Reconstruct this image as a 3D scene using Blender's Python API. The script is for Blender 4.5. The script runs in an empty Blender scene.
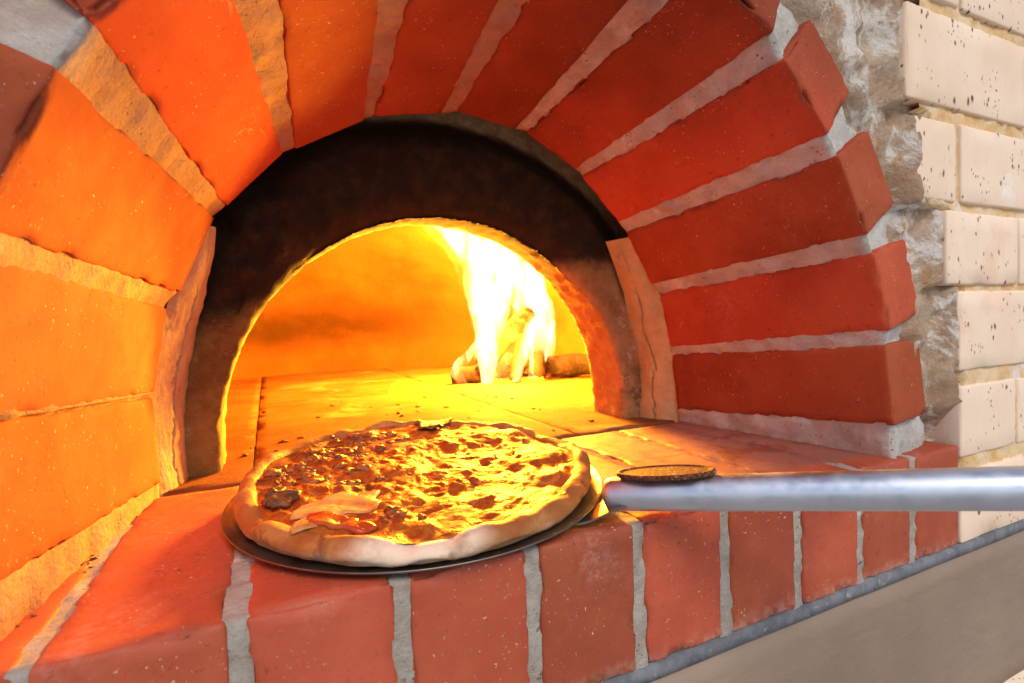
import bpy, math, random
from mathutils import Vector, Matrix, noise
random.seed(7)
C = bpy.context.scene.collection
sc = bpy.context.scene
PI = math.pi
def V(*a): return Vector(a)
def mix(a, b, t): return a + (b - a) * t
def clamp(x, a=0., b=1.): return max(a, min(b, x))
def smooth(a, b, x):
    t = clamp((x - a) / (b - a)); return t * t * (3 - 2 * t)
def fbm(p, s, o=4, off=0.): return noise.fractal(Vector(p) * s + V(off, off * .7, -off), 1.0, 2.0, o)
def nz(p, s, off=0.): return noise.noise(Vector(p) * s + V(off, off * 1.3, off * .4))

# ------------------------------------------------------------------ object helpers
def thing(name, label, cat, loc=(0, 0, 0), group=None):
    o = bpy.data.objects.new(name, None); C.objects.link(o)
    o.location = loc; o.empty_display_size = .05
    o['label'] = label; o['category'] = cat
    if group: o['group'] = group
    return o
def tag(o, label, cat, group=None, kind=None):
    o['label'] = label; o['category'] = cat
    if group: o['group'] = group
    if kind: o['kind'] = kind
    return o
def world_loc(o):
    v = Vector(o.location); p = o.parent
    while p is not None: v += Vector(p.location); p = p.parent
    return v
class MB:
    """collects faces in world coordinates, links them as ONE mesh object"""
    def __init__(s): s.v = []; s.f = []
    def add(s, vs, fs):
        n = len(s.v); s.v += [tuple(v) for v in vs]; s.f += [tuple(i + n for i in f) for f in fs]
    def grid(s, rows, closed_u=False, closed_v=False, flip=False):
        nr, nc = len(rows), len(rows[0]); vs = [v for r in rows for v in r]; fs = []
        for i in range(nr if closed_v else nr - 1):
            for j in range(nc if closed_u else nc - 1):
                i2, j2 = (i + 1) % nr, (j + 1) % nc
                q = (i * nc + j, i * nc + j2, i2 * nc + j2, i2 * nc + j)
                fs.append(q[::-1] if flip else q)
        s.add(vs, fs)
    def build(s, name, mat, parent=None, loc=(0, 0, 0), flat=False):
        me = bpy.data.meshes.new(name)
        base = Vector(loc) + (world_loc(parent) if parent else V(0, 0, 0))
        me.from_pydata([tuple(Vector(v) - base) for v in s.v], [], s.f); me.update()
        me.polygons.foreach_set('use_smooth', [not flat] * len(me.polygons))
        o = bpy.data.objects.new(name, me); C.objects.link(o); o.location = loc
        if mat: me.materials.append(mat)
        if parent: o.parent = parent
        return o
def coords(h, r, n):
    c = [-h, -h + .3 * r, -h + r]; c += [mix(-h + r, h - r, k / n) for k in range(1, n)]
    return c + [h - r, h - .3 * r, h]
def rbox(mb, o, ax, ay, az, L, W, H, r=.003, step=.012, rough=.0004, chip=.0025, seed=0., bow=None):
    """a rounded, slightly worn block: o = centre, ax ay az = unit axes"""
    hs = (L / 2, W / 2, H / 2)
    cs = [coords(h, r, max(2, int(2 * h / step))) for h in hs]
    n = [len(c) for c in cs]; idx = {}; vs = []; fs = []
    def vid(i, j, k):
        key = (i, j, k)
        if key in idx: return idx[key]
        q = V(cs[0][i], cs[1][j], cs[2][k])
        c = V(*[clamp(q[m], -hs[m] + r, hs[m] - r) for m in range(3)])
        d = q - c; l = d.length
        nn = d / l if l > 1e-9 else V(0, 0, 0)
        q = c + nn * r
        edge = sum(1 for m in range(3) if abs(d[m]) > r * .25)
        w = o + ax * q.x + ay * q.y + az * q.z
        a = fbm(w, 90, 3, seed) * rough
        if edge >= 2: a -= max(0, fbm(w, 60, 3, seed + 5) - .08) * chip * 2.2
        q = q + nn * a
        if bow: q = bow(q)
        vs.append(o + ax * q.x + ay * q.y + az * q.z); idx[key] = len(vs) - 1
        return idx[key]
    for m, (u, v) in enumerate(((1, 2), (2, 0), (0, 1))):
        for side in (0, n[m] - 1):
            for a in range(n[u] - 1):
                for b in range(n[v] - 1):
                    q = []
                    for da, db in ((0, 0), (1, 0), (1, 1), (0, 1)):
                        t = [0, 0, 0]; t[m] = side; t[u] = a + da; t[v] = b + db; q.append(vid(*t))
                    fs.append(q if side else q[::-1])
    mb.add(vs, fs)
def tube(mb, pts, rad, seg=24, cap=True):
    rows = []; pts = [Vector(p) for p in pts]
    for i, p in enumerate(pts):
        d = (pts[min(i + 1, len(pts) - 1)] - pts[max(i - 1, 0)]).normalized()
        a = d.cross(V(0, 0, 1));  a = a.normalized() if a.length > 1e-4 else V(1, 0, 0)
        b = d.cross(a); r = rad[i] if hasattr(rad, '__len__') else rad
        rows.append([p + (a * math.cos(t) + b * math.sin(t)) * r for t in [2 * PI * k / seg for k in range(seg)]])
    if cap: rows = [[pts[0]] * seg] + rows + [[pts[-1]] * seg]
    mb.grid(rows, closed_u=True)
def lump(mb, c, r, sq=(1, 1, 1), amp=.3, s=1.2, seed=0., nu=14, nv=9):
    rows = []
    for i in range(nv + 1):
        th = PI * i / nv; row = []
        for j in range(nu):
            ph = 2 * PI * j / nu
            d = V(math.sin(th) * math.cos(ph), math.sin(th) * math.sin(ph), math.cos(th))
            k = r * (1 + amp * 1.6 * fbm(d, s, 3, seed))
            row.append(Vector(c) + V(d.x * sq[0], d.y * sq[1], d.z * sq[2]) * k)
        rows.append(row)
    mb.grid(rows, closed_u=True, flip=True)

# ------------------------------------------------------------------ material helpers
class Mat:
    def __init__(s, name):
        s.m = bpy.data.materials.new(name); s.m.use_nodes = True
        s.t = s.m.node_tree; s.b = s.t.nodes['Principled BSDF']
        s.co = s.n('ShaderNodeTexCoord').outputs['Object']
        s.bumps = None
    def n(s, typ, **kw):
        x = s.t.nodes.new(typ)
        for k, v in kw.items(): setattr(x, k, v)
        return x
    def put(s, sock, v):
        if hasattr(v, 'is_linked') or hasattr(v, 'links'): s.t.links.new(v, sock)
        else:
            if isinstance(v, tuple) and len(v) == 3 and len(sock.default_value) == 4: v = (*v, 1)
            sock.default_value = v
    def stretch(s, sx, sy, sz, co=None):
        x = s.n('ShaderNodeMapping'); s.put(x.inputs['Vector'], co or s.co); x.inputs['Scale'].default_value = (sx, sy, sz)
        return x.outputs[0]
    def noise(s, scale, detail=5, rough=.6, dist=0., co=None, seed=None):
        x = s.n('ShaderNodeTexNoise'); x.inputs['Scale'].default_value = scale
        x.inputs['Detail'].default_value = detail; x.inputs['Roughness'].default_value = rough
        x.inputs['Distortion'].default_value = dist
        c = co or s.co
        if seed is not None:
            a = s.n('ShaderNodeVectorMath', operation='ADD'); s.put(a.inputs[0], c); a.inputs[1].default_value = (seed, seed * .37, -seed); c = a.outputs[0]
        s.put(x.inputs['Vector'], c); return x.outputs['Fac']
    def vor(s, scale, feature='F1', out='Distance', co=None, rnd=1.):
        x = s.n('ShaderNodeTexVoronoi', feature=feature); x.inputs['Scale'].default_value = scale
        x.inputs['Randomness'].default_value = rnd
        s.put(x.inputs['Vector'], co or s.co); return x.outputs[out]
    def ramp(s, fac, a, b, lo=0., hi=1.):
        x = s.n('ShaderNodeMapRange', interpolation_type='SMOOTHSTEP'); s.put(x.inputs[0], fac)
        for i, v in zip((1, 2, 3, 4), (a, b, lo, hi)): x.inputs[i].default_value = v
        return x.outputs[0]
    def math(s, op, a, b=0.):
        x = s.n('ShaderNodeMath', operation=op); s.put(x.inputs[0], a); s.put(x.inputs[1], b); return x.outputs[0]
    def mix(s, f, a, b, typ='MIX'):
        x = s.n('ShaderNodeMix', data_type='RGBA', blend_type=typ)
        s.put(x.inputs[0], f); s.put(x.inputs[6], a); s.put(x.inputs[7], b); return x.outputs[2]
    def xyz(s, i):
        x = s.n('ShaderNodeSeparateXYZ'); s.put(x.inputs[0], s.co); return x.outputs[i]
    def island(s):
        return s.n('ShaderNodeNewGeometry').outputs['Random Per Island']
    def objrand(s): return s.n('ShaderNodeObjectInfo').outputs['Random']
    def bump(s, h, strength=.5, dist=.002):
        x = s.n('ShaderNodeBump'); x.inputs['Strength'].default_value = strength; x.inputs['Distance'].default_value = dist
        s.put(x.inputs['Height'], h)
        if s.bumps is not None: s.put(x.inputs['Normal'], s.bumps)
        s.bumps = x.outputs[0]
    def done(s, col, rough=.8, spec=.3, metal=0., **kw):
        s.put(s.b.inputs['Base Color'], col); s.put(s.b.inputs['Roughness'], rough)
        s.b.inputs['Specular IOR Level'].default_value = spec; s.b.inputs['Metallic'].default_value = metal
        for k, v in kw.items(): s.put(s.b.inputs[k], v)
        if s.bumps is not None: s.put(s.b.inputs['Normal'], s.bumps)
        return s.m

def slip(m, c):
    # a ragged skin of clay slip and grease trodden over the back of the ledge, right of the peel
    x, y = m.xyz(0), m.xyz(1)
    w = m.math('ADD', y, m.math('MULTIPLY', m.math('SUBTRACT', m.noise(11, 5, .7, .6, seed=51.), .5), .06))
    k = m.math('MULTIPLY', m.ramp(w, .022, .040), m.ramp(m.math('ADD', x, m.math('MULTIPLY', m.noise(9, 4, seed=61.), .2)), .03, .10))
    col = m.mix(m.ramp(m.noise(13, 6, .7, .8, seed=71.), .50, .60), (.25, .090, .066), (.20, .050, .028))
    col = m.mix(m.ramp(m.noise(20, 6, .7, .8, seed=77.), .58, .66, 0, .9), col, (.20, .030, .016))
    return m.mix(m.math('MULTIPLY', k, .97), c, col)
def red_brick(name, per, dusty=.5, wash=False, base=((.39, .066, .025), (.44, .086, .034), (.28, .042, .018))):
    m = Mat(name); r = m.objrand() if per == 'object' else m.island()
    c = m.mix(m.ramp(m.noise(14, 5), .35, .65), base[0], base[1])
    c = m.mix(m.ramp(m.noise(6, 4, seed=3.), .48, .72, 0, .8), c, base[2])
    hs = m.n('ShaderNodeHueSaturation'); m.put(hs.inputs['Color'], c)
    m.put(hs.inputs['Value'], m.ramp(r, 0, 1, .76, 1.16)); m.put(hs.inputs['Hue'], m.ramp(r, 1, 0, .497, .504)); c = hs.outputs[0]
    # scum, dust and lime specks
    dust = m.math('MULTIPLY', m.ramp(m.noise(9, 6, .7, .4, seed=8.), .52, .80), m.ramp(m.noise(160, 3, .7), .35, .7))
    c = m.mix(m.math('MULTIPLY', dust, dusty), c, (.62, .40, .33))
    if per == 'object':
        k = m.math('MULTIPLY', m.ramp(m.math('ADD', m.xyz(2), m.math('MULTIPLY', m.noise(9, 5, .65, .5, seed=91.), .14)), .37, .48), m.ramp(m.math('ADD', m.xyz(0), m.math('MULTIPLY', m.noise(8, 4, seed=95.), .1)), -.06, .14))
        c = m.mix(m.math('MULTIPLY', k, .6), c, (.13, .030, .010))
    pore = m.math('MULTIPLY', m.ramp(m.noise(210, 4, .7, seed=73.), .62, .68), m.ramp(m.noise(12, 4, seed=79.), .42, .60))
    c = m.mix(m.math('MULTIPLY', pore, .6), c, (.12, .020, .009)); m.bump(pore, .4, -.0010)
    sp = m.math('MULTIPLY', m.ramp(m.noise(330, 3, .65, seed=5.), .645, .70), m.ramp(m.noise(26, 5, .7, seed=12.), .44, .62))
    c = m.mix(m.math('MULTIPLY', sp, .8), c, (.72, .50, .40))
    scr = m.math('MULTIPLY', m.ramp(m.noise(70, 4, .7, 2.5, co=m.stretch(1, .35, 1), seed=41.), .645, .69), m.ramp(m.noise(14, 4, seed=21.), .50, .66))
    c = m.mix(m.math('MULTIPLY', scr, .45), c, (.60, .36, .25))
    dk = m.math('MULTIPLY', m.ramp(m.noise(110, 5, .75, seed=63.), .60, .70), .55)
    c = m.mix(dk, c, (.17, .026, .010))
    if wash:
        eff = m.math('MULTIPLY', m.ramp(m.math('ADD', m.xyz(2), m.math('MULTIPLY', m.noise(45, 5, .75), .03)), .030, .008), m.ramp(m.noise(120, 4, .7), .35, .6))
        c = m.mix(m.math('MULTIPLY', eff, .55), c, (.66, .42, .33)); c = slip(m, c)
    pit = m.ramp(m.vor(95, co=m.stretch(1.3, 1, .8)), .12, .05)
    pit = m.math('MULTIPLY', pit, m.ramp(m.noise(23, 3, seed=31.), .55, .66))
    c = m.mix(m.math('MULTIPLY', pit, .7), c, (.10, .018, .010))
    m.bump(m.noise(420, 4, .7), .22, .0008); m.bump(m.noise(60, 5, .65), .14 if per == 'object' else .3, .002); m.bump(pit, .5, -.0012)
    return m.done(c, m.ramp(m.noise(40, 4), .3, .7, .84, .92) if per == 'object' else m.ramp(m.noise(40, 4), .3, .7, .5, .8), .2 if per == 'object' else .35)

def firelit(m, c):
    # firelight's orange-tan painted into the mortar, plus grime, on the left side of the arch; the right side keeps its lime bloom
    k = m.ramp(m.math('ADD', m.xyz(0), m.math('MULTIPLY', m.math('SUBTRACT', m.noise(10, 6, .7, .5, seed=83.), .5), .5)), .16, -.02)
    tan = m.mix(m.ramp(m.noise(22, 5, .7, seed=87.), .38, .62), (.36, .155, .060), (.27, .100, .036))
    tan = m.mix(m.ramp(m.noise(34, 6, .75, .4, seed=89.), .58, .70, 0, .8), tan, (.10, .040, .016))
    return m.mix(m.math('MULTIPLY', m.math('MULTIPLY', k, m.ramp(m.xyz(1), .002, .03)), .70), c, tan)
def mortar_mat(name, a=(.46, .405, .345), b=(.33, .27, .215), d=(.17, .115, .08), grit=1., wash=False, fire_tint=False):
    m = Mat(name)
    c = m.mix(m.ramp(m.noise(30, 6, .7), .35, .65), a, b)
    c = m.mix(m.ramp(m.noise(12, 5, .7, .5, seed=4.), .55, .74, 0, .75), c, d)
    c = m.mix(m.ramp(m.noise(20, 6, .75, seed=9.), .56, .68, 0, .8), c, (.72, .69, .66))
    g = m.math('MULTIPLY', m.ramp(m.vor(210), .30, .18), m.ramp(m.noise(35, 3, seed=2.), .55, .66))
    c = m.mix(m.math('MULTIPLY', g, .7), c, (.12, .075, .05))
    if fire_tint: c = firelit(m, c)
    if wash: c = slip(m, c)
    m.bump(m.noise(330, 5, .75), .7 * grit, .002); m.bump(m.noise(75, 6, .7), .6 * grit, .005); m.bump(g, .5, -.002)
    return m.done(c, .92, .2)

M = {}
M['voussoir'] = red_brick('voussoir_red_clay', 'object', .18)
M['ledge'] = red_brick('ledge_red_clay', 'island', .45, True, ((.36, .063, .026), (.42, .084, .034), (.26, .042, .020)))
M['mortar'] = mortar_mat('grey_lime_mortar', (.56, .53, .49), (.42, .38, .34), (.25, .20, .17), fire_tint=True)
M['ledge_mortar'] = mortar_mat('ledge_mortar', (.42, .37, .32), (.33, .27, .22), (.20, .13, .09), 1., True)
def ring_mat():
    m = Mat('rough_mortar')
    c = m.mix(m.ramp(m.noise(17, 7, .75, .6), .36, .62), (.40, .25, .155), (.58, .43, .31))
    c = m.mix(m.ramp(m.noise(13, 6, .75, .8, seed=5.), .50, .60, 0, .95), c, (.80, .73, .65))
    c = m.mix(m.ramp(m.noise(9, 5, .7, .4, seed=15.), .56, .68, 0, .9), c, (.17, .095, .05))
    c = m.mix(m.ramp(m.noise(24, 5, .7, seed=25.), .56, .66, 0, .85), c, (.46, .25, .10))
    m.bump(m.noise(260, 6, .8), .8, .003); m.bump(m.noise(60, 6, .75), .7, .008)
    return m.done(c, .95, .15)
M['ring'] = ring_mat()
def cream_mat():
    m = Mat('cream_speckled_brick'); r = m.island()
    c = m.mix(m.ramp(m.noise(9, 4), .35, .65), (.78, .57, .41), (.83, .64, .48))
    c = m.mix(m.ramp(r, 0, 1), c, m.mix(.5, c, (.80, .62, .48)))
    c = m.mix(m.ramp(m.noise(14, 4, seed=7.), .56, .72, 0, .6), c, (.80, .50, .35))
    c = m.mix(m.ramp(m.noise(11, 6, .7, seed=19.), .60, .70, 0, .8), c, (.84, .78, .71))
    lin = m.noise(60, 3, .6, co=m.stretch(9, 1, .5))
    c = m.mix(m.ramp(lin, .5, .75, 0, .25), c, (.62, .46, .33))
    for sc_, lo, th, sd in ((95, .28, .55, 0.), (52, .25, .565, 41.), (170, .28, .56, 11.)):
        w = m.noise(240, 3, co=m.co, seed=sd)
        sp = m.math('ADD', m.vor(sc_, co=m.stretch(1.25, 1.0, .75)), m.math('MULTIPLY', m.math('SUBTRACT', w, .5), .20))
        sp = m.math('MULTIPLY', m.ramp(sp, lo, lo * .45), m.ramp(m.noise(22, 2, seed=sd + 3.), th, th + .05))
        c = m.mix(m.math('MULTIPLY', sp, .93), c, (.085, .040, .022))
    m.bump(lin, .25, .0012); m.bump(m.noise(300, 4), .25, .001)
    return m.done(c, .85, .2)
M['cream'] = cream_mat()
M['ochre'] = mortar_mat('ochre_mortar', (.74, .56, .36), (.64, .38, .14), (.48, .24, .06), .6)
def render_mat():
    m = Mat('taupe_render')
    c = m.mix(m.ramp(m.noise(5, 5), .35, .65), (.245, .170, .120), (.29, .205, .147))
    c = m.mix(m.ramp(m.noise(26, 5, .7, seed=3.), .62, .8, 0, .35), c, (.20, .14, .10))
    m.bump(m.noise(13, 4, .5, 1.2, co=m.stretch(1, 1, 2.2)), .22, .010); m.bump(m.noise(45, 5, .65, 1.6, seed=8.), .16, .004); m.bump(m.noise(320, 3), .2, .0012)
    return m.done(c, .6, .35)
M['render'] = render_mat()
def strip_mat():
    m = Mat('slate_blue_strip'); c = m.mix(m.ramp(m.noise(40, 5, .7), .35, .65), (.110, .113, .125), (.19, .19, .20))
    c = m.mix(m.ramp(m.noise(90, 5, .7, seed=6.), .60, .7, 0, .7), c, (.40, .37, .36)); m.bump(m.noise(150, 5), .5, .002)
    return m.done(c, .75, .3)
M['strip'] = strip_mat()
def floor_mat():
    m = Mat('refractory_floor'); x = m.xyz(0)
    c = m.mix(m.ramp(m.noise(7, 6, .65), .35, .65), (.21, .084, .028), (.145, .052, .016))
    c = m.mix(m.ramp(m.noise(16, 6, .75, .5, seed=5.), .55, .70, 0, .6), c, (.10, .036, .012))
    c = m.mix(m.ramp(m.noise(5, 6, .7, .6, seed=14.), .56, .68, 0, .6), c, (.34, .20, .11))
    s = m.math('MULTIPLY', m.ramp(m.noise(95, 5, .75), .60, .68), m.ramp(m.noise(9, 4, seed=9.), .42, .6))
    c = m.mix(m.math('MULTIPLY', s, .9), c, (.06, .04, .03))
    scr = m.math('MULTIPLY', m.ramp(m.vor(9, 'DISTANCE_TO_EDGE', co=m.stretch(1, .5, 1)), .010, .003), m.ramp(m.noise(6, 4, seed=21.), .52, .62))
    c = m.mix(m.math('MULTIPLY', scr, .8), c, (.13, .075, .045))
    m.bump(m.noise(220, 5, .7), .5, .002); m.bump(m.noise(30, 5, .6), .3, .004)
    return m.done(c, .95, .04)
M['floor'] = floor_mat()
def dome_mat():
    m = Mat('baked_clay_dome'); z = m.xyz(2); x = m.xyz(0)
    c = m.mix(m.ramp(m.noise(4, 5), .35, .65), (.16, .058, .013), (.115, .038, .008))
    # a soot band low on the back wall, with ragged edges
    zz = m.math('ADD', z, m.math('MULTIPLY', m.math('SUBTRACT', m.noise(5, 4, seed=4.), .5), .10))
    band = m.math('MULTIPLY', m.ramp(zz, .05, .15), m.ramp(zz, .30, .16))
    band = m.math('MULTIPLY', band, m.ramp(m.noise(3, 5, .65, .6, seed=17.), .12, .45))
    band = m.math('MULTIPLY', band, m.ramp(x, .50, .02, .35, 1.))
    c = m.mix(m.math('MULTIPLY', band, .80), c, (.026, .010, .003))
    m.bump(m.noise(90, 5, .7), .5, .004); m.bump(m.noise(12, 4), .3, .01)
    return m.done(c, .95, .04)
M['dome'] = dome_mat()
def arch_mat():
    m = Mat('sooty_oven_mouth'); z = m.xyz(2); y = m.xyz(1); x = m.xyz(0)
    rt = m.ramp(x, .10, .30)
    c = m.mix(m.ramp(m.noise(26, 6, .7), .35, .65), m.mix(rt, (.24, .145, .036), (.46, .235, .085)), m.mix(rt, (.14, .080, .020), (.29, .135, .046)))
    b = m.math('MULTIPLY', m.math('MULTIPLY', m.ramp(m.math('ADD', z, m.math('MULTIPLY', m.noise(24, 6, .75, .5, seed=57.), .16)), .20, .12), rt), m.ramp(m.noise(30, 5, .7, seed=59.), .42, .56))
    c = m.mix(m.math('MULTIPLY', b, .85), c, (.055, .028, .014))
    c = m.mix(m.ramp(m.noise(38, 6, .75, .5, seed=6.), .55, .70, 0, .7), c, (.34, .19, .10))
    fl = m.math('MULTIPLY', m.ramp(m.noise(75, 6, .78, .4, seed=26.), .52, .60), m.ramp(m.noise(16, 4, .6, seed=36.), .50, .60))
    fl = m.math('MULTIPLY', m.math('MULTIPLY', fl, m.ramp(z, .20, .13)), m.ramp(x, .0, .3, .35, 1.))
    c = m.mix(m.math('MULTIPLY', fl, .9), c, (.62, .48, .38))
    # burnt clay on the throat; the lip is painted lighter for the fire's glow
    yy = m.math('ADD', y, m.math('MULTIPLY', m.math('SUBTRACT', m.noise(30, 5, .7, seed=44.), .5), .05))
    c = m.mix(m.ramp(m.math('ADD', yy, m.math('MULTIPLY', x, .05)), .330, .358, 0, .9), c, m.mix(m.ramp(m.noise(40, 5), .4, .6), (.50, .28, .13), (.40, .20, .09)))
    # thick soot in the crown of the mouth and flue: a deposit with a ragged edge
    zz = m.math('ADD', z, m.math('MULTIPLY', m.math('SUBTRACT', m.noise(14, 5, .7, .5, seed=3.), .5), .07))
    soot = m.math('MULTIPLY', m.ramp(m.math('SUBTRACT', zz, m.math('MULTIPLY', x, .14)), .180, .212), m.ramp(m.math('ADD', yy, m.math('MULTIPLY', x, .05)), .405, .358))
    c = m.mix(m.math('MULTIPLY', soot, .96), c, m.mix(m.ramp(m.noise(40, 5, .65), .42, .72), (.017, .009, .004), (.045, .023, .009)))
    m.bump(m.noise(190, 6, .75), .7, .003); m.bump(m.noise(45, 6, .7), .6, .006)
    return m.done(c, .88, .25)
M['mouth'] = arch_mat()
def plaster_mat():
    m = Mat('cracked_clay_plaster'); z = m.xyz(2)
    c = m.mix(m.ramp(m.noise(25, 6, .7), .35, .65), (.60, .42, .21), (.50, .33, .15))
    c = m.mix(m.ramp(m.noise(30, 6, .75, seed=6.), .58, .70, 0, .7), c, (.22, .12, .07))
    zz = m.math('ADD', z, m.math('MULTIPLY', m.math('SUBTRACT', m.noise(30, 5, .7, .5, seed=3.), .5), .06))
    c = m.mix(m.ramp(zz, .265, .28, 0, .9), c, (.03, .02, .014))
    m.bump(m.noise(210, 6, .75), .6, .003); m.bump(m.noise(40, 5, .7), .5, .006)
    return m.done(c, .9, .2)
M['plaster'] = plaster_mat()

# ------------------------------------------------------------------ the oven
oven = thing('pizza_oven', 'wood fired oven behind a round arch of red bricks, dark sooty mouth', 'oven', (.21, .0, 0))
VI = [(.524, .002), (.519, .101), (.492, .186), (.437, .272), (.371, .337), (.293, .381), (.198, .389), (.109, .371), (.030, .326),
      (-.035, .265), (-.077, .180), (-.099, .087), (-.094, .002)]
YI = .275
OC = (.207, .105)
OUT = [(.5495, .074), (.5375, .166), (.4955, .2545), (.433, .334), (.356, .394), (.268, .427), (.176, .433), (.085, .411), (.005, .362),
       (-.055, .294), (-.100, .215), (-.130, .125)]
OUT = OUT[:11] + [(-.132, .066)] if False else OUT[:4] + [(OC[0] + .331 * math.cos(math.radians(a)), OC[1] + .331 * math.sin(math.radians(a))) for a in (63, 81.5, 100, 119, 138.5, 157, 172.3)] + [(-.128, .072)]
bricks = []
for i in range(12):
    a, b = V(VI[i][0], YI, VI[i][1]), V(VI[i + 1][0], YI, VI[i + 1][1])
    I = (a + b) / 2; O = V(OUT[i][0], .004, OUT[i][1])
    if i == 0: I.z += .004
    if i == 11: I.z += .006
    ax = (O - I).normalized()
    tan = (b - a).normalized()
    rad = (O - V(OC[0], .004, OC[1])); t2 = V(-rad.z, 0, rad.x).normalized()
    w = (tan * .35 + t2 * .65) if 0 < i < 11 else tan
    w = (w - ax * w.dot(ax)).normalized(); t = ax.cross(w)
    if t.dot(rad) < 0: t = -t
    W = .0805 + random.uniform(-.0012, .0012)
    bricks.append(dict(I=I, O=O, ax=ax, w=w, t=t, W=W, L=(O - I).length))
TH = .072
for i, k in enumerate(bricks):
    mb = MB(); jit = random.uniform(-.001, .001)
    ctr = (k['I'] + k['O']) / 2 + k['t'] * (TH / 2 + jit)
    rbox(mb, ctr, k['ax'], k['w'], k['t'], k['L'], k['W'], TH, r=.0028, step=.006, rough=.00012, chip=.0045, seed=i * 3.1)
    mb.build('voussoir', M['voussoir'], oven)
# mortar shell that fills the wedges between the voussoirs and wraps round their front
path = []      # (inner point, outer point, long axis, outward axis, depth below the brick face)
def P(k, f): return k['I'] + k['w'] * k['W'] * f, k['O'] + k['w'] * k['W'] * f
b0, bn = bricks[0], bricks[-1]
i0, o0 = P(b0, -.5); i1, o1 = P(bn, .5)
g0 = (V(i0.x + .001, i0.y, -.004), V(o0.x + .006, o0.y, -.004)); g1 = (V(i1.x, i1.y, -.004), V(o1.x - .004, o1.y, -.004))
def gap(A, B, ka, kb, n):
    for q in range(n + 1):
        f = q / n; d = .0012 + .0012 * (1 - abs(2 * f - 1)) * -1
        path.append((A[0].lerp(B[0], f), A[1].lerp(B[1], f), ka['ax'].lerp(kb['ax'], f).normalized(), ka['t'].lerp(kb['t'], f).normalized(), .0012))
gap(g0, (i0, o0), b0, b0, 5)
for i, k in enumerate(bricks):
    for q in range(1, 6): path.append((*P(k, -.5 + q / 6), k['ax'], k['t'], .006))
    if i < 11: gap(P(k, .5), P(bricks[i + 1], -.5), k, bricks[i + 1], 6)
gap((i1, o1), g1, bn, bn, 5)
mb = MB(); rows = []
for (I, O, ax, t, dep) in path:
    row = []
    row.append(I + t * .12 - ax * .002)
    row.append(I + t * .03 - ax * .002)
    NL = 46
    for q in range(NL + 1):
        f = q / NL; p = I.lerp(O, f) - ax * .003 * f
        a = fbm(p, 55, 4, 3.) * .0026 + nz(p, 14, 8.) * .0022
        row.append(p + t * (dep + clamp(a, -.003, .004) + .0025 * smooth(.97, 1, f)))
    for q in range(1, 12):
        p = O + t * (.008 * q) - ax * .006
        row.append(p + ax * (fbm(p, 60, 4, 7.) * .003) - ax * (.0005 * q))
    row.append(O + t * .10 - ax * .06)
    rows.append(row)
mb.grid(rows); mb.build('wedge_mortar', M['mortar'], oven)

# rough mortar ring between the arch bricks and the cream wall
def cream_edge(z):
    # left end of the cream bricks, course by course
    for z0, z1, x in ((-.12, .068, .668), (.068, .170, .667), (.170, .252, .640), (.252, .345, .602), (.345, .452, .570), (.452, 2., .562)):
        if z < z1: return x
def head_dist(x, z):
    """distance outward from the outer edge of the brick heads"""
    dx, dz = x - .208, z - OC[1]
    if dz > 0: return math.hypot(dx, dz) - .388
    return abs(dx) - .388
mb = MB(); NX, NZ = 112, 118; X0, X1, Z0, Z1 = -.34, .72, -.006, .62; vid = {}; vs = []; fs = []
def ring_v(i, j):
    if (i, j) in vid: return vid[i, j]
    x = mix(X0, X1, i / NX); z = mix(Z0, Z1, j / NZ)
    right = x > .208; hd = head_dist(x, z)
    ex = cream_edge(z + nz((x, 0, z), 24) * .006) + nz((x, 3, z), 30) * .010
    wd = (ex - x) if right else (x + .25 + nz((x, 5, z), 20) * .02)
    if z > .45 + nz((x, 9, z), 8) * .02: wd = min(wd, .47 - z) if abs(x - .208) < .36 else wd
    y = .014 + fbm((x, 0, z), 16, 3, 2.) * .012 + fbm((x, 0, z), 52, 4, 5.) * .007
    y += .012 * smooth(.016, -.008, hd)
    if wd < .03: y = mix(y, .000 + fbm((x, 0, z), 60, 4, 9.) * .003, smooth(.032, .006, wd))
    if wd < 0: y = max(y, .004) + .009 * smooth(0, -.012, wd)
    if z < .05 and right: y += .035 * smooth(.05, .012, z) * smooth(-.006, .02, wd + .01)
    vs.append((x, y, z)); vid[i, j] = len(vs) - 1
    return vid[i, j]
for i in range(NX):
    for j in range(NZ):
        x = mix(X0, X1, (i + .5) / NX); z = mix(Z0, Z1, (j + .5) / NZ)
        if head_dist(x, z) < -.02: continue
        if x > .208 and x > cream_edge(z) + .045: continue
        if x < -.29 or z > .56: continue
        fs.append((ring_v(i, j), ring_v(i + 1, j), ring_v(i + 1, j + 1), ring_v(i, j + 1)))
mb.add(vs, fs); mb.build('rough_mortar', M['ring'], oven)

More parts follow.
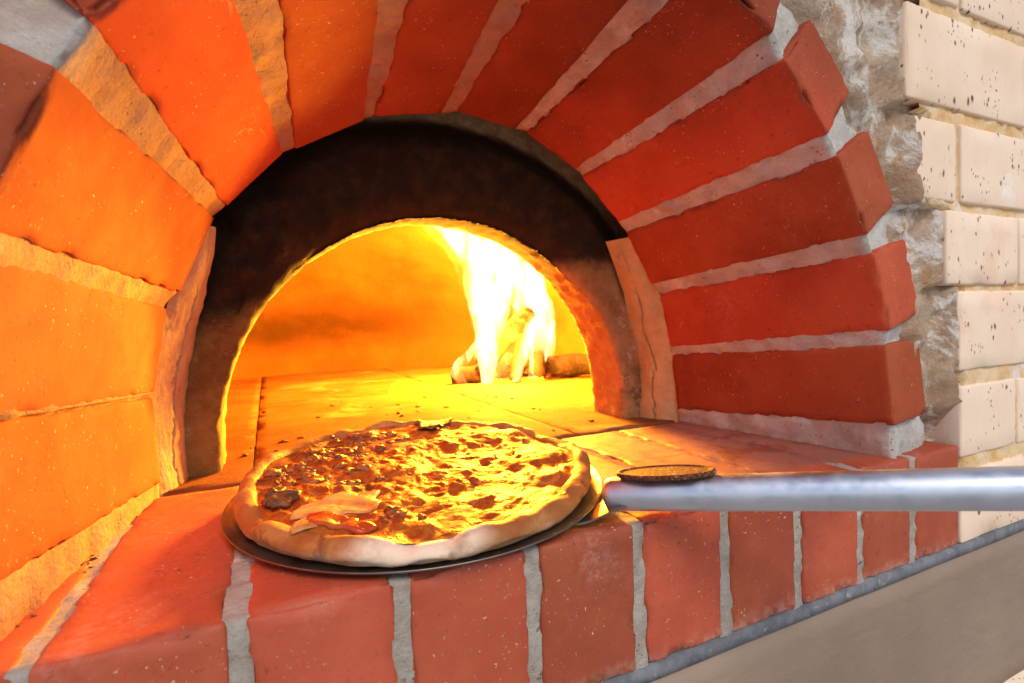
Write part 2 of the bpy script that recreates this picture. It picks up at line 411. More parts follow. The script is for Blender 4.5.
# inner mouth: a clay arch with a thick front face, a throat and a flue slot above it
RI, CZ = .262, .024
def mouth_pt(s, r):      # s 0..1 from the right foot over the crown to the left foot
    L1 = CZ + .004; tot = 2 * L1 + PI * RI; d = s * tot
    if d < L1: return .212 + r, -.004 + d, V(1, 0, 0)
    if d > tot - L1: return .212 - r, -.004 + (tot - d), V(-1, 0, 0)
    a = (d - L1) / RI; n = V(math.cos(a), 0, math.sin(a)); return .212 + n.x * r, CZ + n.z * r, n
mb = MB(); rows = []; NS = 150
for i in range(NS + 1):
    s = i / NS; up = math.sin(PI * clamp(s)); k = smooth(.45, .9, up); row = []
    fr = mix(.034, .085, k)
    leftness = smooth(.60, .72, s) * smooth(.88, .80, s)
    prof = [(.70, RI + .55), (.47, RI + .30), (.43, RI + .035), (.418, RI + .008), (.41, RI)]
    prof += [(mix(.41, .352, q / 8), RI) for q in range(1, 9)]
    nb = 14; bz = mix(.014, .062, k)
    for q in range(nb + 1):
        a = PI / 2 * q / nb; prof.append((.327 + bz * .55 * (1 - math.sin(a)), RI + bz * (1 - math.cos(a))))
    prof += [(.327, RI + mix(bz, fr, q / 5)) for q in range(1, 6)]
    prof += [(.327 + mix(0, .05, k), RI + fr + .05), (.327 + mix(0, .06, k), RI + fr + .14), (.275, RI + fr + .19)]
    for (y, r) in prof:
        x, z, n = mouth_pt(s, r); p = V(x, y, z)
        amp = .0012 + .017 * leftness * smooth(RI + .010, RI + .03, r) * (1 if y < .36 else 0)
        e = fbm(p, 22, 4, 4.) * amp + fbm(p, 70, 4, 6.) * .0018
        if y < .36: e += leftness * .004 * smooth(RI + .010, RI + .03, r)
        p = p - n * e * (1 if y < .42 else 0) + V(0, -1, 0) * (fbm(p, 30, 4, 9.) * amp if y < .36 else 0)
        row.append(p)
    rows.append(row)
mb.grid(rows, flip=True); mb.build('oven_mouth', M['mouth'], oven)
# clay plaster that joins the bricks to the mouth, low on both sides
def inner_edge(z, side):
    pts = VI[:7] if side > 0 else VI[:5:-1]
    for (x0, z0), (x1, z1) in zip(pts, pts[1:]):
        if z <= z1: return mix(x0, x1, clamp((z - z0) / (z1 - z0)))
    return pts[-1][0]
for side in (1, -1):
    mb = MB(); rows = []
    top = .258 if side > 0 else .250
    for i in range(64):
        z = mix(-.004, top, i / 63); row = []
        A = V(inner_edge(max(z, .002), side) + side * .004, .272, z)
        B = V(.212 + side * (math.sqrt(max(.01, (RI + mix(.028, .050, z / .26)) ** 2 - max(0, z - CZ) ** 2))), .332, z - .004)
        if i > 22: B = B.lerp(A, (.85 if side < 0 else .45) * ((i - 22) / 41) ** 2)
        for q in range(71):
            f = q / 70; p = A.lerp(B, f); nrm = V(-side, -.6, 0).normalized()
            h = .006 * math.sin(PI * f) + fbm(p, 15, 3, 5. + side) * .003 + fbm(p, 90, 3, 2.) * .0012
            crk = abs(f - .55 - nz((0, 0, z), 22, 3. + side) * .16 - fbm((0, 0, z), 110, 3, 4.) * .06); h -= .006 * smooth(.026, .0, crk) * smooth(-.5, .0, nz((0, 0, z), 18, 7.))
            h *= smooth(64, 50, i)
            p = p + nrm * h
            row.append(p)
        rows.append(row)
    mb.grid(rows, flip=(side < 0)); o = mb.build('clay_plaster', M['plaster'], oven)
# dome
mb = MB(); rows = []; DC, DR, DH = V(.215, .95, 0), .65, .47
for i in range(41):
    f = i / 40; rho = math.cos(f * PI / 2) ** .8; zz = DH * max(0, 1 - rho ** 2.6) ** (1 / 2.6); row = []
    for j in range(120):
        a = 2 * PI * j / 120
        p = DC + V(math.cos(a) * rho * DR, math.sin(a) * rho * DR, zz - .006 * (i == 0)); d = (p - DC).normalized()
        row.append(p + d * (fbm(p, 7, 3) * .008 + fbm(p, 30, 3) * .003))
    rows.append(row)
mb.grid(rows, closed_u=True)
keep = [f for f in mb.f if min(mb.v[q][1] for q in f) > .425]
mb.f = keep; mb.build('dome', M['dome'], oven)
# hearth tiles, with open seams; the seams lie over a darker bed
floor_root = oven
mb = MB()
xs = [-.50, -.02, .361, .93]; ys = [.2765, .86, 1.66]
for i in range(3):
    for j in range(2):
        x0, x1, y0, y1 = xs[i], xs[i + 1], ys[j], ys[j + 1]
        if i in (1, 3) and j > 0: y0 += 0
        rbox(mb, V((x0 + x1) / 2, (y0 + y1) / 2, -.02 + random.uniform(-.0006, .0006)), V(1, 0, 0), V(0, 1, 0), V(0, 0, 1), x1 - x0 - .0012, y1 - y0 - .0012, .04,
             r=.0010, step=.014, rough=.0006, chip=.0022, seed=i + j * 7.)
mb.build('hearth_floor', M['floor'], oven)

# ------------------------------------------------------------------ ledge in front of the oven
ledge = thing('brick_ledge', 'red brick ledge in front of the oven, bricks on edge with pale joints', 'ledge', (.23, .0, -.108))
JX = lambda i: -.1071 + .086 * i
mb = MB(); mm = MB()
for i in range(-5, 9):
    x0, x1 = JX(i) + (.0044 if i else .0028), JX(i + 1) - (.0044 if i != -1 else .0028)
    if i == 8: x1 = .666
    rbox(mb, V((x0 + x1) / 2, .133 + random.uniform(-.0012, .0012), -.054), V(1, 0, 0), V(0, 1, 0), V(0, 0, 1), x1 - x0, .266, .108, r=.0032, step=.008,
         rough=.0006, chip=.0035, seed=i * 2.3)
mb.build('brick_course', M['ledge'], ledge)
for i in range(-5, 9):
    x = JX(i); rows = []
    for q in range(11):
        u = -.007 + .014 * q / 10; row = []
        for r_ in range(30):
            z = mix(-.1085, -.0015, r_ / 29); p = V(x + u, 0, z)
            row.append(V(x + u, .0012 + fbm(p, 70, 4, i) * .0018 + .001 * (abs(u) / .007), z))
        for r_ in range(1, 60):
            y = mix(.0035, .268, r_ / 59); p = V(x + u, y, 0)
            row.append(V(x + u, y, -.0012 + fbm(p, 70, 4, i) * .0016 + nz(p, 12, i) * .0008))
        rows.append(row)
    mm.grid(rows, flip=True)
mm.build('joint_mortar', M['ledge_mortar'], ledge)

# ------------------------------------------------------------------ cream brick wall
wall = thing('cream_brick_wall', 'cream brick wall with dark speckles and ochre joints, right of the arch', 'brick wall', (.9, .05, -.108))
rowsz = [(-.1075, -.030), (-.0145, .063), (.079, .165), (.172, .2495), (.259, .3405), (.354, .4465), (.459, .541), (.553, .635), (.647, .729)]
firsts = {0: [(.668, .812)], 1: [(.6705, .789), (.795, 1.03)], 2: [(.668, .862)], 3: [(.640, .7905), (.7965, 1.03)], 4: [(.588, .663), (.6695, .905)], 5: [(.5735, .812)],
          6: [(.47, .6665), (.673, .905)], 7: [(.33, .566), (.572, .81)], 8: [(.43, .665), (.671, .905)]}
mb = MB()
for k, (z0, z1) in enumerate(rowsz):
    spans = list(firsts[k]); x = spans[-1][1]
    while x < 1.3: spans.append((x + .0055, x + .236)); x += .236
    # the same wall goes on beyond the arch on the left
    x = -.245 if k < 6 else (spans[0][0] - .006)
    if k < 6: x -= .03 * (k % 2)
    while x > -.75: spans.append((x - .2305, x)); x -= .236
    for (x0, x1) in spans:
        rbox(mb, V((x0 + x1) / 2, .048 + random.uniform(-.0012, .0012), (z0 + z1) / 2 + random.uniform(-.0006, .0006)), V(1, 0, 0), V(0, 1, 0), V(0, 0, 1), x1 - x0, .096, z1 - z0,
             r=.0028, step=.016, rough=.0003, chip=.0016, seed=k + x0 * 9)
mb.build('brick_face', M['cream'], wall)
mb = MB()
for (xa, xb, za, zb) in ((.60, 1.3, -.108, .74), (-.75, -.27, -.108, .74), (-.27, .60, .49, .74)):
    rows = []; nx = int((xb - xa) / .008); nzz = int((zb - za) / .006)
    for j in range(nzz + 1):
        z = mix(za, zb, j / nzz)
        row = []
        for i in range(nx + 1):
            x = mix(xa, xb, i / nx); hid = (x < cream_edge(z) + .012 and z < .5) if x > .3 else False
            row.append(V(x, .0034 + fbm((x, 0, z), 60, 4, 3.) * .0026 + .055 * hid, z))
        rows.append(row)
    mb.grid(rows)
mb.build('joint_mortar', M['ochre'], wall)

# ------------------------------------------------------------------ rendered wall below
base = thing('rendered_wall', 'smooth taupe rendered wall under the brick ledge', 'wall', (.3, .1, -1.1))
def sheet(name, mat, x0, x1, z0, z1, y, parent, thick=.12, amp=.0008, step=.02):
    mb = MB(); nx = int((x1 - x0) / step); nzz = max(2, int((z1 - z0) / step)); rows = []
    for j in range(nzz + 1):
        z = mix(z0, z1, j / nzz)
        rows.append([V(mix(x0, x1, i / nx), y + fbm((mix(x0, x1, i / nx), 0, z), 12, 3, 4.) * amp, z) for i in range(nx + 1)])
    mb.grid([[v + V(0, thick, 0) for v in rows[0]]] + rows + [[v + V(0, thick, 0) for v in rows[-1]]])
    return mb.build(name, mat, parent)
sheet('render_coat', M['render'], -.75, 1.4, -.292, -.1195, .0005, base)
sheet('flashing_strip', M['strip'], -.75, 1.4, -.1192, -.1084, -.0012, base, amp=.0005, step=.005)
sheet('lower_band', M['cream'], -.75, 1.4, -.42, -.294, -.012, base)
sheet('lower_render', M['render'], -.75, 1.4, -1.1, -.422, .004, base)

# ------------------------------------------------------------------ peel
def metal(name, col, rough=.3, scale=(1, 1, 1), amt=.15):
    m = Mat(name); n1 = m.noise(60, 5, .65, co=m.stretch(*scale)); n2 = m.noise(14, 5, seed=5.)
    c = m.mix(m.ramp(n2, .4, .7, 0, .5), col, tuple(x * .72 for x in col))
    m.bump(n1, amt, .0006)
    return m.done(c, m.ramp(n1, .3, .7, rough * .8, rough * 1.35), .5, 1.)
M['steel'] = metal('worn_steel', (.24, .21, .18), .38)
M['handle'] = metal('satin_aluminium', (.66, .70, .77), .40, (1, 1, 1), .004)
pc = V(.117, .1415, .0082); TX, TY = .018, .038     # blade centre and its slight tilt
def pz(x, y, h): return V(pc.x + x, pc.y + y, pc.z + TX * x + TY * y + h)
peel = thing('pizza_peel', 'round metal peel with silvery tube handle, under the pizza', 'pizza peel', tuple(pc))
mb = MB(); RB = .153; rows = []
prof = [(0.0001, 0), (.03, 0), (.06, 0), (.09, 0), (.12, 0), (.140, .0), (.147, .0006), (.151, .0018), (RB, .0032), (RB + .0008, .0036), (RB + .0010, .0028), (RB, .0018), (.150, .0002), (.146, -.0010), (.138, -.0015), (.1, -.0015), (.05, -.0015), (.0001, -.0015)]
for (r, h) in prof: rows.append([pz(r * math.cos(a), r * math.sin(a), h + .0015) for a in [2 * PI * k / 128 for k in range(128)]])
mb.grid(rows, closed_u=True, flip=False); mb.build('blade', M['steel'], peel)
hd = V(.6527, -.7576, 0); hn = V(.7576, .6527, 0)
HA = V(.2255, .0165, .0185); HB = V(.3779, -.1597, .0462); hx = (HB - HA).normalized()
mb = MB()
# socket: pressed sheet that runs from the blade into the tube, folded up along the middle
rows = []
for q in range(14):
    f = q / 13; cx = mix(.143, .186, f); row = []
    half = mix(.030, .0095, smooth(0, .95, f))
    for k in range(13):
        g = -1 + k / 6
        ctr = V(pc.x, pc.y, 0) + hd * cx + hn * (g * half)
        z0 = pc.z + TX * (ctr.x - pc.x) + TY * (ctr.y - pc.y) + .003
        zt = mix(z0, HA.z, smooth(.1, 1, f)); ridge = mix(.0005, .008, f) * (1 - abs(g)) ** 1.0
        row.append(V(ctr.x, ctr.y, zt + ridge - .002))
    rows.append(row)
under = [[v - V(0, 0, .0016) for v in r] for r in rows]
mb.grid(rows); mb.grid(under, flip=True); mb.grid([[r[0] for r in rows], [r[0] for r in under]]); mb.grid([[r[-1] for r in rows], [r[-1] for r in under]], flip=True)
mb.build('socket', M['steel'], peel)
mb = MB(); RH = .0122
tube(mb, [HA - hx * .0052, HA - hx * .0047, HA - hx * .0034, HA - hx * .0015, HA + hx * .002, HA + hx * .05, HA + hx * .12, HA + hx * .2, HA + hx * .3, HA + hx * .6, HA + hx * .95, HA + hx * .953], [.0040, .0074, .0100, .0116, RH, RH, RH, RH, RH, RH, RH, RH * .8], 48)
mb.build('handle', M['handle'], peel)
# oval brown plate on top of the handle
def badge_mat():
    m = Mat('brown_textured_plate'); v = m.vor(520); g = m.ramp(v, .35, .6)
    c = m.mix(g, (.07, .022, .012), (.16, .055, .028)); c = m.mix(m.ramp(m.noise(300, 3, seed=3.), .60, .68, 0, .8), c, (.42, .24, .15))
    m.bump(v, .3, .0006); return m.done(c, .65, .12, 0.)
M['badge'] = badge_mat()
mb = MB(); bc = HA + hx * .039 + V(0, 0, RH + .0026); bx = hx; by = hn; bz = bx.cross(by); bz = bz if bz.z > 0 else -bz; rows = []
for (f, h) in ((.001, .0012), (.5, .0014), (.82, .0012), (.90, .0012), (.93, .0020), (.98, .0020), (1., .0012), (1., -.0010), (.96, -.0018), (.001, -.0018)):
    rows.append([bc + bx * (.0345 * f * math.cos(a)) + by * (.0150 * f * math.sin(a)) + bz * h for a in [2 * PI * k / 64 for k in range(64)]])
mb.grid(rows, closed_u=True); mb.build('oval_plate', M['badge'], peel)

# ------------------------------------------------------------------ pizza
pizza = thing('pizza', 'Baked round pizza with melted cheese, browned toppings and puffy crust', 'pizza', tuple(pz(0, 0, .0035)))
def crust_mat():
    m = Mat('pizza_crust'); x = m.xyz(0); y = m.xyz(1); z = m.xyz(2)
    c = m.mix(m.ramp(m.noise(24, 5, .65), .35, .62), (.46, .215, .065), (.37, .130, .034))
    c = m.mix(m.ramp(m.noise(17, 5, .65, .6, seed=5.), .54, .70, 0, .8), c, (.30, .09, .022))
    c = m.mix(m.ramp(m.noise(36, 5, .7, .5, seed=14.), .56, .68, 0, .85), c, (.13, .040, .014))
    bl = m.math('MULTIPLY', m.ramp(m.noise(75, 4, .6, .4, seed=54.), .56, .64), m.ramp(m.noise(14, 4, seed=58.), .42, .58))
    c = m.mix(m.math('MULTIPLY', bl, .8), c, (.085, .026, .010))
    up = m.n('ShaderNodeSeparateXYZ'); m.put(up.inputs[0], m.n('ShaderNodeNewGeometry').outputs['Normal'])
    br = m.math('MULTIPLY', m.ramp(up.outputs[2], -.35, .55), m.ramp(m.noise(28, 5, .7, .4, seed=44.), .30, .58))
    c = m.mix(m.math('MULTIPLY', br, .85), c, (.28, .080, .016))
    # floury, unbrowned dough along the near rim
    fl = m.math('MULTIPLY', m.ramp(y, -.118, -.132), m.ramp(m.math('ABSOLUTE', m.math('ADD', x, .052)), .062, .036))
    low = m.ramp(m.math('ADD', z, m.math('MULTIPLY', m.noise(50, 4), .01)), .0085, .003)
    pale = m.math('MAXIMUM', m.math('MULTIPLY', fl, m.ramp(m.noise(30, 4, seed=3.), .25, .5)), m.math('MULTIPLY', low, .25))
    c = m.mix(m.math('MULTIPLY', pale, .9), c, (.80, .60, .44))
    m.bump(m.noise(160, 5, .7), .4, .0015); m.bump(m.noise(45, 5, .6), .5, .004)
    return m.done(c, .62, .3, **{'Subsurface Weight': .12, 'Subsurface Radius': (.004, .002, .001)})
M['crust'] = crust_mat()
def cheese_mat():
    m = Mat('melted_cheese'); x = m.xyz(0); y = m.xyz(1)
    c = m.mix(m.ramp(m.noise(19, 6, .7, .6), .38, .60), (.40, .112, .014), (.31, .060, .008))
    c = m.mix(m.ramp(m.noise(26, 6, .72, .8, seed=5.), .46, .56, 0, .95), c, (.29, .036, .006))
    c = m.mix(m.ramp(m.noise(24, 6, .72, .9, seed=11.), .54, .62, 0, .9), c, (.48, .155, .032))
    c = m.mix(m.ramp(m.noise(22, 6, .72, .8, seed=23.), .55, .63, 0, .92), c, (.11, .026, .008))
    c = m.mix(m.ramp(m.noise(55, 5, .7, .8, seed=37.), .55, .65, 0, .7), c, (.22, .045, .008))
    # scorched towards the far left edge, where the pizza faced the fire
    e = m.math('SUBTRACT', m.math('MULTIPLY', y, .8), x); e = m.math('ADD', e, m.math('MULTIPLY', m.math('SUBTRACT', m.noise(30, 6, .75, .8, seed=47.), .5), .16))
    c = m.mix(m.ramp(e, .095, .145, 0, .85), c, m.mix(m.ramp(m.noise(70, 5, .7), .42, .6), (.07, .018, .007), (.26, .060, .012)))
    m.bump(m.noise(42, 5, .65, .8), .75, .005); m.bump(m.noise(110, 4, .65, .5), .45, .002)
    return m.done(c, m.ramp(m.noise(30, 4, seed=8.), .4, .65, .42, .68), .22)
M['cheese'] = cheese_mat()
def simple(name, a, b, s=60, rough=.5, bump=.5, spec=.4, **kw):
    m = Mat(name); c = m.mix(m.ramp(m.noise(s, 5, .7, .5), .38, .62), a, b); m.bump(m.noise(s * 2.5, 5, .7), bump, .002)
    return m.done(c, rough, spec, **kw)
M['meat'] = simple('browned_meat', (.40, .10, .018), (.13, .032, .009), 170, .42)
M['char'] = simple('charred_leaf', (.045, .022, .013), (.16, .06, .02), 80, .5)
M['tomato'] = simple('roast_tomato', (.42, .045, .010), (.36, .10, .018), 45, .28, .4)
M['chicken'] = simple('pale_cheese_slice', (.56, .29, .11), (.46, .15, .03), 26, .35, .3)
RP = .1475
def rimR(a): return RP * (1 + .012 * math.sin(3 * a + 1) + .010 * nz((math.cos(a), math.sin(a), 0), 2.2, 3.))
def rim_h(a):
    d = V(math.cos(a), math.sin(a), 0)
    back = smooth(-.2, .9, d.dot(V(-.25, .97, 0)))
    h = .0140 + .009 * back + .003 * nz(d, 2.4, 6.) + .0035 * nz(d, 5., 9.)
    return h
def top_h(x, y):
    """height of the topping surface inside the rim"""
    p = V(x, y, 0)
    h = .0132 + .0046 * fbm(p, 26, 4, 3.) + .0026 * max(0, fbm(p, 60, 3, 8.)) + .0007 * fbm(p, 130, 3, 5.)
    h += .007 * smooth(-.02, .11, y - .15 * x)
    return h
mb = MB(); rows = []; NA = 220
def crust_pt(a, f):
    R = rimR(a); h = rim_h(a); d = V(math.cos(a), math.sin(a), 0)
    # f 0..1: under side centre -> outer wall -> crown -> inner slope
    if f < .2: r, z = mix(.01, R * .95, f / .2), 0
    else:
        q = (f - .2) / .8; wid = .0088 + .0025 * nz(d, 4., 2.)
        t = mix(-PI * .5, PI * 1.06, q)
        cx = R - wid; r = cx + wid * math.cos(t); z = h * .5 + h * .5 * math.sin(t)
        if q > .92: r, z = r - .006 * (q - .92) / .08, z
    p = V(r * d.x, r * d.y, z)
    e = fbm(p, 30, 4, 5.) * .0042 + max(0, nz(p, 50, 2.)) * .0040
    p += (d * (r / R - .6) + V(0, 0, .8 if f > .3 else 0)) * e * (1 if f > .22 else 0)
    return pz(p.x, p.y, p.z + .0035)
for i in range(44):
    rows.append([crust_pt(2 * PI * j / NA, i / 43) for j in range(NA)])
mb.grid(rows, closed_u=True); mb.build('crust', M['crust'], pizza)
mb = MB(); rows = []
for i in range(95):
    row = []
    for j in range(NA):
        a = 2 * PI * j / NA; rr = (rimR(a) - .0082 - .005 * max(0, nz((math.cos(a), math.sin(a), 0), 6., 4.))) * (i / 94) ** .75
        x, y = rr * math.cos(a), rr * math.sin(a); h = top_h(x, y)
        e = smooth(.86, 1, i / 94); h = mix(h, rim_h(a) * .80, e * .55)
        row.append(pz(x, y, h + .0035))
    rows.append(row)
mb.grid(rows, closed_u=True); mb.build('melted_cheese', M['cheese'], pizza)
def slab(mb, x, y, rx, ry, th, rot=0., lift=0., seed=0., wav=.25):
    """an irregular flat slice that lies on the toppings"""
    n = 40; top = []; ca, sa = math.cos(rot), math.sin(rot)
    for q, (f, e) in enumerate(((.004, .8), (.12, .8), (.24, .8), (.36, .85), (.48, .9), (.6, .9), (.7, .9), (.8, .85), (.88, .75), (.95, .5), (1., 0), (.97, -.6), (.6, -1))):
        row = []
        for k in range(n):
            a = 2 * PI * k / n; r = f * (1 + wav * fbm((math.cos(a), math.sin(a), seed), 1.3, 3, seed))
            u, v = rx * r * math.cos(a), ry * r * math.sin(a); X, Y = x + ca * u - sa * v, y + sa * u + ca * v
            row.append(pz(X, Y, top_h(X, Y) + .0035 + lift + e * th / 2 + fbm((X, Y, 0), 60, 3, seed) * .0012 * (e > 0)))
        top.append(row)
    mb.grid(top, closed_u=True)
def at(X, Y): return X - pc.x, Y - pc.y
mb = MB(); slab(mb, *at(.040, .082), .036, .022, .0032, .5, .0004, 3., .5); mb.build('cheese_slice', M['chicken'], pizza)
mb = MB(); slab(mb, *at(.036, .052), .024, .011, .005, -.65, .0012, 5., .4); mb.build('tomato_piece', M['tomato'], pizza)
for (X, Y, rx, ry, rot, sd) in ((.004, .106, .012, .008, .3, 7.), (.160, .248, .024, .011, .5, 9.), (.0, .122, .009, .006, 1.2, 17.)):
    mb = MB(); slab(mb, *at(X, Y), rx, ry, .004, rot, .004, sd, .5); mb.build('charred_leaf', M['char'], pizza)
mb = MB(); rnd = random.Random(5); n = 0
zones = [((.012, .158), .020, 22), ((.045, .205), .022, 26), ((.085, .240), .022, 26), ((.060, .165), .03, 14), ((.112, .005), .016, 16), ((.150, .010), .014, 14), ((.075, .045), .018, 16), ((.10, .19), .05, 30)]
for (c, s, k) in zones:
    for q in range(int(k * (1.5 if c[1] > .15 and c[0] < .1 else .5))):
        x, y = at(c[0] + rnd.gauss(0, s * .6), c[1] + rnd.gauss(0, s * .6))
        if math.hypot(x, y) > (.136 if y > 0 and x < .03 else .124): continue
        r = .0012 + .0046 * rnd.random() ** 2.2; hh = top_h(x, y); rr = math.hypot(x, y)
        if rr > .112: hh = mix(hh, rim_h(math.atan2(y, x)) * .97, smooth(.112, .132, rr))
        lump(mb, pz(x, y, hh + .0035 - r * .12), r, (rnd.uniform(1., 1.7), rnd.uniform(.8, 1.3), .7), .5, 1.5, rnd.random() * 50, 12, 8)
o = mb.build('meat_topping', M['meat'], pizza); o['kind'] = 'stuff'

# ------------------------------------------------------------------ fire
def log_mat(name, glow):
    m = Mat(name); c = m.mix(m.ramp(m.noise(40, 6, .7, co=m.stretch(1, 1, .4)), .4, .65), (.016, .006, .0035), (.008, .004, .003))
    m.bump(m.noise(60, 6, .7), .8, .006)
    e = m.ramp(m.noise(26, 5, .7, .5, seed=4.), .46, .62)
    return m.done(c, .9, .2, **{'Emission Color': (1., .13, .012, 1), 'Emission Strength': m.math('MULTIPLY', e, glow)})
M['ember_log'] = log_mat('glowing_log', .5); M['hot_log'] = log_mat('burning_log', 4.0); M['dark_log'] = log_mat('charred_log', .5)
def log(a, b, r, mat, label, seed):
    a, b = V(*a), V(*b); c = (a + b) / 2; mb = MB(); d = (b - a).normalized()
    u = d.cross(V(0, 0, 1)); u = u.normalized() if u.length > .1 else V(1, 0, 0); w = d.cross(u); rows = []
    for i in range(15):
        f = i / 14; k = 1 if 0 < i < 14 else .001; row = []
        for j in range(20):
            t = 2 * PI * j / 20; p = a.lerp(b, clamp((f - .03) / .94)) + (u * math.cos(t) + w * math.sin(t)) * r * k
            row.append(p + (p - a.lerp(b, f)) * .35 * fbm(p, 14, 4, seed))
        rows.append(row)
    mb.grid(rows, closed_u=True); o = mb.build('fire_log', mat, None, tuple(c)); tag(o, label, 'log', 'logs in the oven fire'); return o
log((.64, .90, .030), (.80, .80, .034), .030, M['ember_log'], 'dark red glowing log lying right of the flames', 2.)
log((.405, .93, .020), (.49, .91, .024), .022, M['ember_log'], 'short charred log lying at the left foot of the flames', 5.)
log((.54, .85, .0), (.585, .88, .16), .014, M['hot_log'], 'burning stick standing upright in the middle of the flames', 21.)
log((.465, .90, .02), (.60, .86, .185), .020, M['hot_log'], 'burning stick leaning up inside the flames', 8.)
log((.600, .83, .01), (.665, .93, .21), .015, M['dark_log'], 'thin burning stick at the right edge of the flames', 11.)
log((.49, .99, .035), (.66, .97, .035), .034, M['hot_log'], 'burning log lying at the back under the flames', 14.)
def flame_mat(name, col, s, lo, hi, sc_):
    m = bpy.data.materials.new(name); m.use_nodes = True; t = m.node_tree; t.nodes.clear()
    out = t.nodes.new('ShaderNodeOutputMaterial'); e = t.nodes.new('ShaderNodeEmission'); e.inputs['Color'].default_value = (*col, 1)
    tc = t.nodes.new('ShaderNodeTexCoord'); mp = t.nodes.new('ShaderNodeMapping'); mp.inputs['Scale'].default_value = (1, .6, .28); mp.inputs['Rotation'].default_value = (0, .25, 0)
    n = t.nodes.new('ShaderNodeTexNoise'); n.inputs['Scale'].default_value = sc_; n.inputs['Detail'].default_value = 3; n.inputs['Distortion'].default_value = .8
    r = t.nodes.new('ShaderNodeMapRange'); r.interpolation_type = 'SMOOTHSTEP'
    for i, v in zip((1, 2, 3, 4), (lo, hi, s * .05, s)): r.inputs[i].default_value = v
    L = t.links.new; L(tc.outputs['Object'], mp.inputs[0]); L(mp.outputs[0], n.inputs['Vector']); L(n.outputs['Fac'], r.inputs[0]); L(r.outputs[0], e.inputs['Strength']); L(e.outputs[0], out.inputs['Volume']); return m
M['flame'] = flame_mat('flame_core', (1., .50, .15), 105., .40, .60, 34)
M['flame_soft'] = flame_mat('flame_fringe', (1., .36, .05), 26., .42, .62, 24)
fire = thing('fire', 'bright white and yellow flames burning at the right side of the oven', 'fire', (.53, .88, 0))
def tongue(pts, mat, seed, amp=.22):
    """closed flame: pts = (x, y, z, half width, half depth) along its spine"""
    mb = MB(); n = 44; rows = []
    for i in range(n + 1):
        f = i / n * (len(pts) - 1); k = min(int(f), len(pts) - 2); g = f - k
        def cr(c):
            p0, p1, p2, p3 = pts[max(k - 1, 0)][c], pts[k][c], pts[k + 1][c], pts[min(k + 2, len(pts) - 1)][c]
            return .5 * (2 * p1 + (p2 - p0) * g + (2 * p0 - 5 * p1 + 4 * p2 - p3) * g * g + (3 * p1 - p0 - 3 * p2 + p3) * g ** 3)
        x, y, z, w, d = [cr(c) for c in range(5)]; w = max(w, .0004); d = max(d, .0004); row = []
        for j in range(28):
            t = 2 * PI * j / 28; q = V(math.cos(t), math.sin(t), 0)
            s = 1 + amp * fbm((q.x * .5 + x * 3, q.y * .5, z * 9), 1.6, 3, seed)
            row.append(V(x + q.x * w * s, y + q.y * d * s, z))
        rows.append(row)
    rows = [[sum(rows[0], V(0, 0, 0)) / 28] * 28] + rows + [[sum(rows[-1], V(0, 0, 0)) / 28] * 28]
    mb.grid(rows, closed_u=True); return mb.build('flame', mat, fire)
tongue([(.470, .85, .004, .012, .02), (.474, .85, .06, .022, .03), (.482, .86, .13, .036, .04), (.490, .87, .20, .050, .05), (.495, .88, .27, .060, .05), (.462, .90, .335, .050, .045), (.405, .91, .375, .026, .03), (.345, .91, .392, .004, .006)], M['flame'], 1.)
tongue([(.606, .87, .004, .014, .02), (.622, .87, .07, .024, .03), (.632, .88, .14, .040, .04), (.615, .89, .21, .060, .05), (.575, .90, .28, .064, .05), (.515, .91, .345, .040, .04), (.45, .92, .40, .008, .01)], M['flame'], 4.)
tongue([(.540, .84, .004, .010, .012), (.556, .84, .05, .013, .016), (.580, .85, .11, .012, .02), (.590, .86, .17, .012, .02), (.585, .87, .23, .003, .004)], M['flame'], 7.)
tongue([(.415, .86, .008, .008, .012), (.400, .86, .03, .016, .015), (.412, .86, .058, .018, .016), (.440, .865, .085, .012, .014), (.468, .87, .12, .003, .004)], M['flame'], 9.)
tongue([(.645, .88, .004, .008, .012), (.660, .88, .06, .010, .016), (.672, .89, .13, .009, .014), (.675, .90, .19, .002, .003)], M['flame'], 12.)
tongue([(.53, .92, .004, .06, .04), (.545, .92, .08, .075, .05), (.55, .93, .17, .085, .05), (.53, .94, .26, .085, .05), (.47, .95, .34, .06, .05), (.36, .95, .40, .02, .02), (.30, .95, .41, .003, .004)], M['flame_soft'], 15.)

# ash and crumbs on the hearth
mb = MB(); rnd = random.Random(11)
for q in range(130):
    if q < 60: x, y = rnd.uniform(-.03, .47), rnd.uniform(.30, .75)
    elif q < 110: x, y = rnd.gauss(.47, .13), rnd.gauss(.80, .07)
    elif q < 130: x, y = -.115 + rnd.gauss(0, .022), rnd.uniform(.04, .27)
    else: x, y = rnd.uniform(-.08, .0), rnd.gauss(.265, .008)
    if q >= 110 and q < 130: x = -.098 - .13 * (.275 - y) + abs(rnd.gauss(0, .004))
    if math.hypot(x - pc.x, y - pc.y) < .16: continue
    r = .0006 + (.0026 if q < 110 else .0010) * rnd.random() ** 2.5
    lump(mb, V(x, y, r * .3), r, (rnd.uniform(.8, 2.2), rnd.uniform(.8, 1.6), .6), .6, 1.5, q * 1.7, 8, 5)
M['crumb'] = simple('charcoal_crumb', (.05, .03, .02), (.16, .09, .05), 200, .9)
o = mb.build('crumbs', M['crumb']); tag(o, 'dark charcoal crumbs scattered on the oven floor', 'crumbs', kind='stuff')

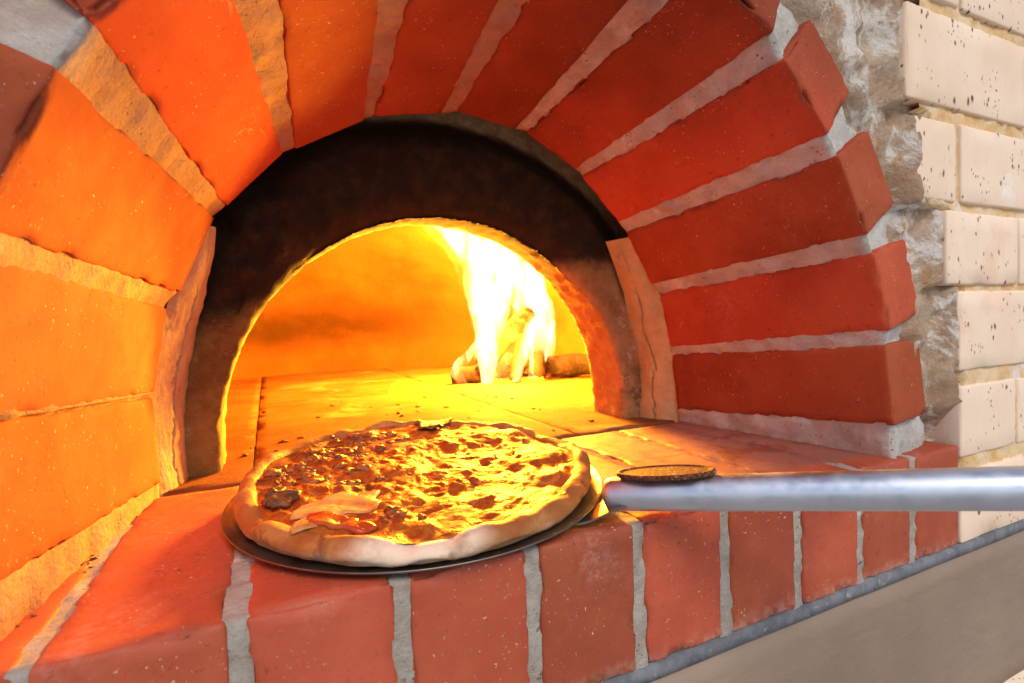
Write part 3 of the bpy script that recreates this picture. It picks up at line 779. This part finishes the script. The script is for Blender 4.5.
# ------------------------------------------------------------------ ground outside, camera, light
mb = MB(); mb.grid([[V(-60, -60, -1.1), V(60, -60, -1.1)], [V(-60, 60, -1.1), V(60, 60, -1.1)]])  # ground plane out of view, added for bounce light and the handle's reflection
m = Mat('pale_paving'); c = m.mix(m.ramp(m.noise(3, 5), .3, .7), (.42, .39, .35), (.34, .31, .28)); M['paving'] = m.done(c, .9, .2)
g = mb.build('ground', M['paving']); g['kind'] = 'structure'; g['label'] = 'unseen pale paving in front of the oven, added for bounce light'

cam = bpy.data.cameras.new('camera'); co = bpy.data.objects.new('camera', cam); C.objects.link(co); sc.camera = co
r = V(.90454775, -.42505514, -.03348891); u = V(.04586468, .01891313, .9987686); f = V(.42389835, .90496985, -.03660285)
co.matrix_world = Matrix(((r.x, u.x, -f.x, 0), (r.y, u.y, -f.y, -.30036), (r.z, u.z, -f.z, .1481), (0, 0, 0, 1)))
cam.sensor_width = 36; cam.lens = 522.476 / 1024 * 36; cam.clip_start = .01; cam.clip_end = 500
cam.dof.use_dof = True; cam.dof.focus_distance = .42; cam.dof.aperture_fstop = 9.

SUN_EL, SUN_AZ = math.radians(46), math.radians(182)      # azimuth clockwise from +Y
w = bpy.data.worlds.new('World'); sc.world = w; w.use_nodes = True
sky = w.node_tree.nodes.new('ShaderNodeTexSky'); sky.sky_type = 'NISHITA'; sky.sun_disc = False
sky.sun_elevation = SUN_EL; sky.sun_rotation = SUN_AZ
bg = w.node_tree.nodes['Background']; bg.inputs['Strength'].default_value = .10
w.node_tree.links.new(sky.outputs[0], bg.inputs['Color'])
sun = bpy.data.lights.new('sun', 'SUN'); sun.energy = 1.35; sun.angle = math.radians(25); sun.color = (1, .93, .82)
so = bpy.data.objects.new('sun', sun); C.objects.link(so)
d = V(math.sin(SUN_AZ) * math.cos(SUN_EL), math.cos(SUN_AZ) * math.cos(SUN_EL), math.sin(SUN_EL))
so.rotation_euler = d.to_track_quat('Z', 'Y').to_euler(); so.location = d * 5
for (p, e, rad) in (((.505, .79, .10), 60, .06), ((.53, .95, .30), 140, .06)):
    l = bpy.data.lights.new('fire_light', 'POINT'); l.energy = e; l.color = (1., .44, .026); l.shadow_soft_size = rad
    lo = bpy.data.objects.new('fire_light', l); C.objects.link(lo); lo.location = p
sc.view_settings.view_transform = 'Standard'; sc.view_settings.look = 'None'; sc.view_settings.exposure = .62; sc.view_settings.gamma = 1
sc.cycles.use_denoising = True; sc.cycles.max_bounces = 6; sc.cycles.sample_clamp_indirect = 8
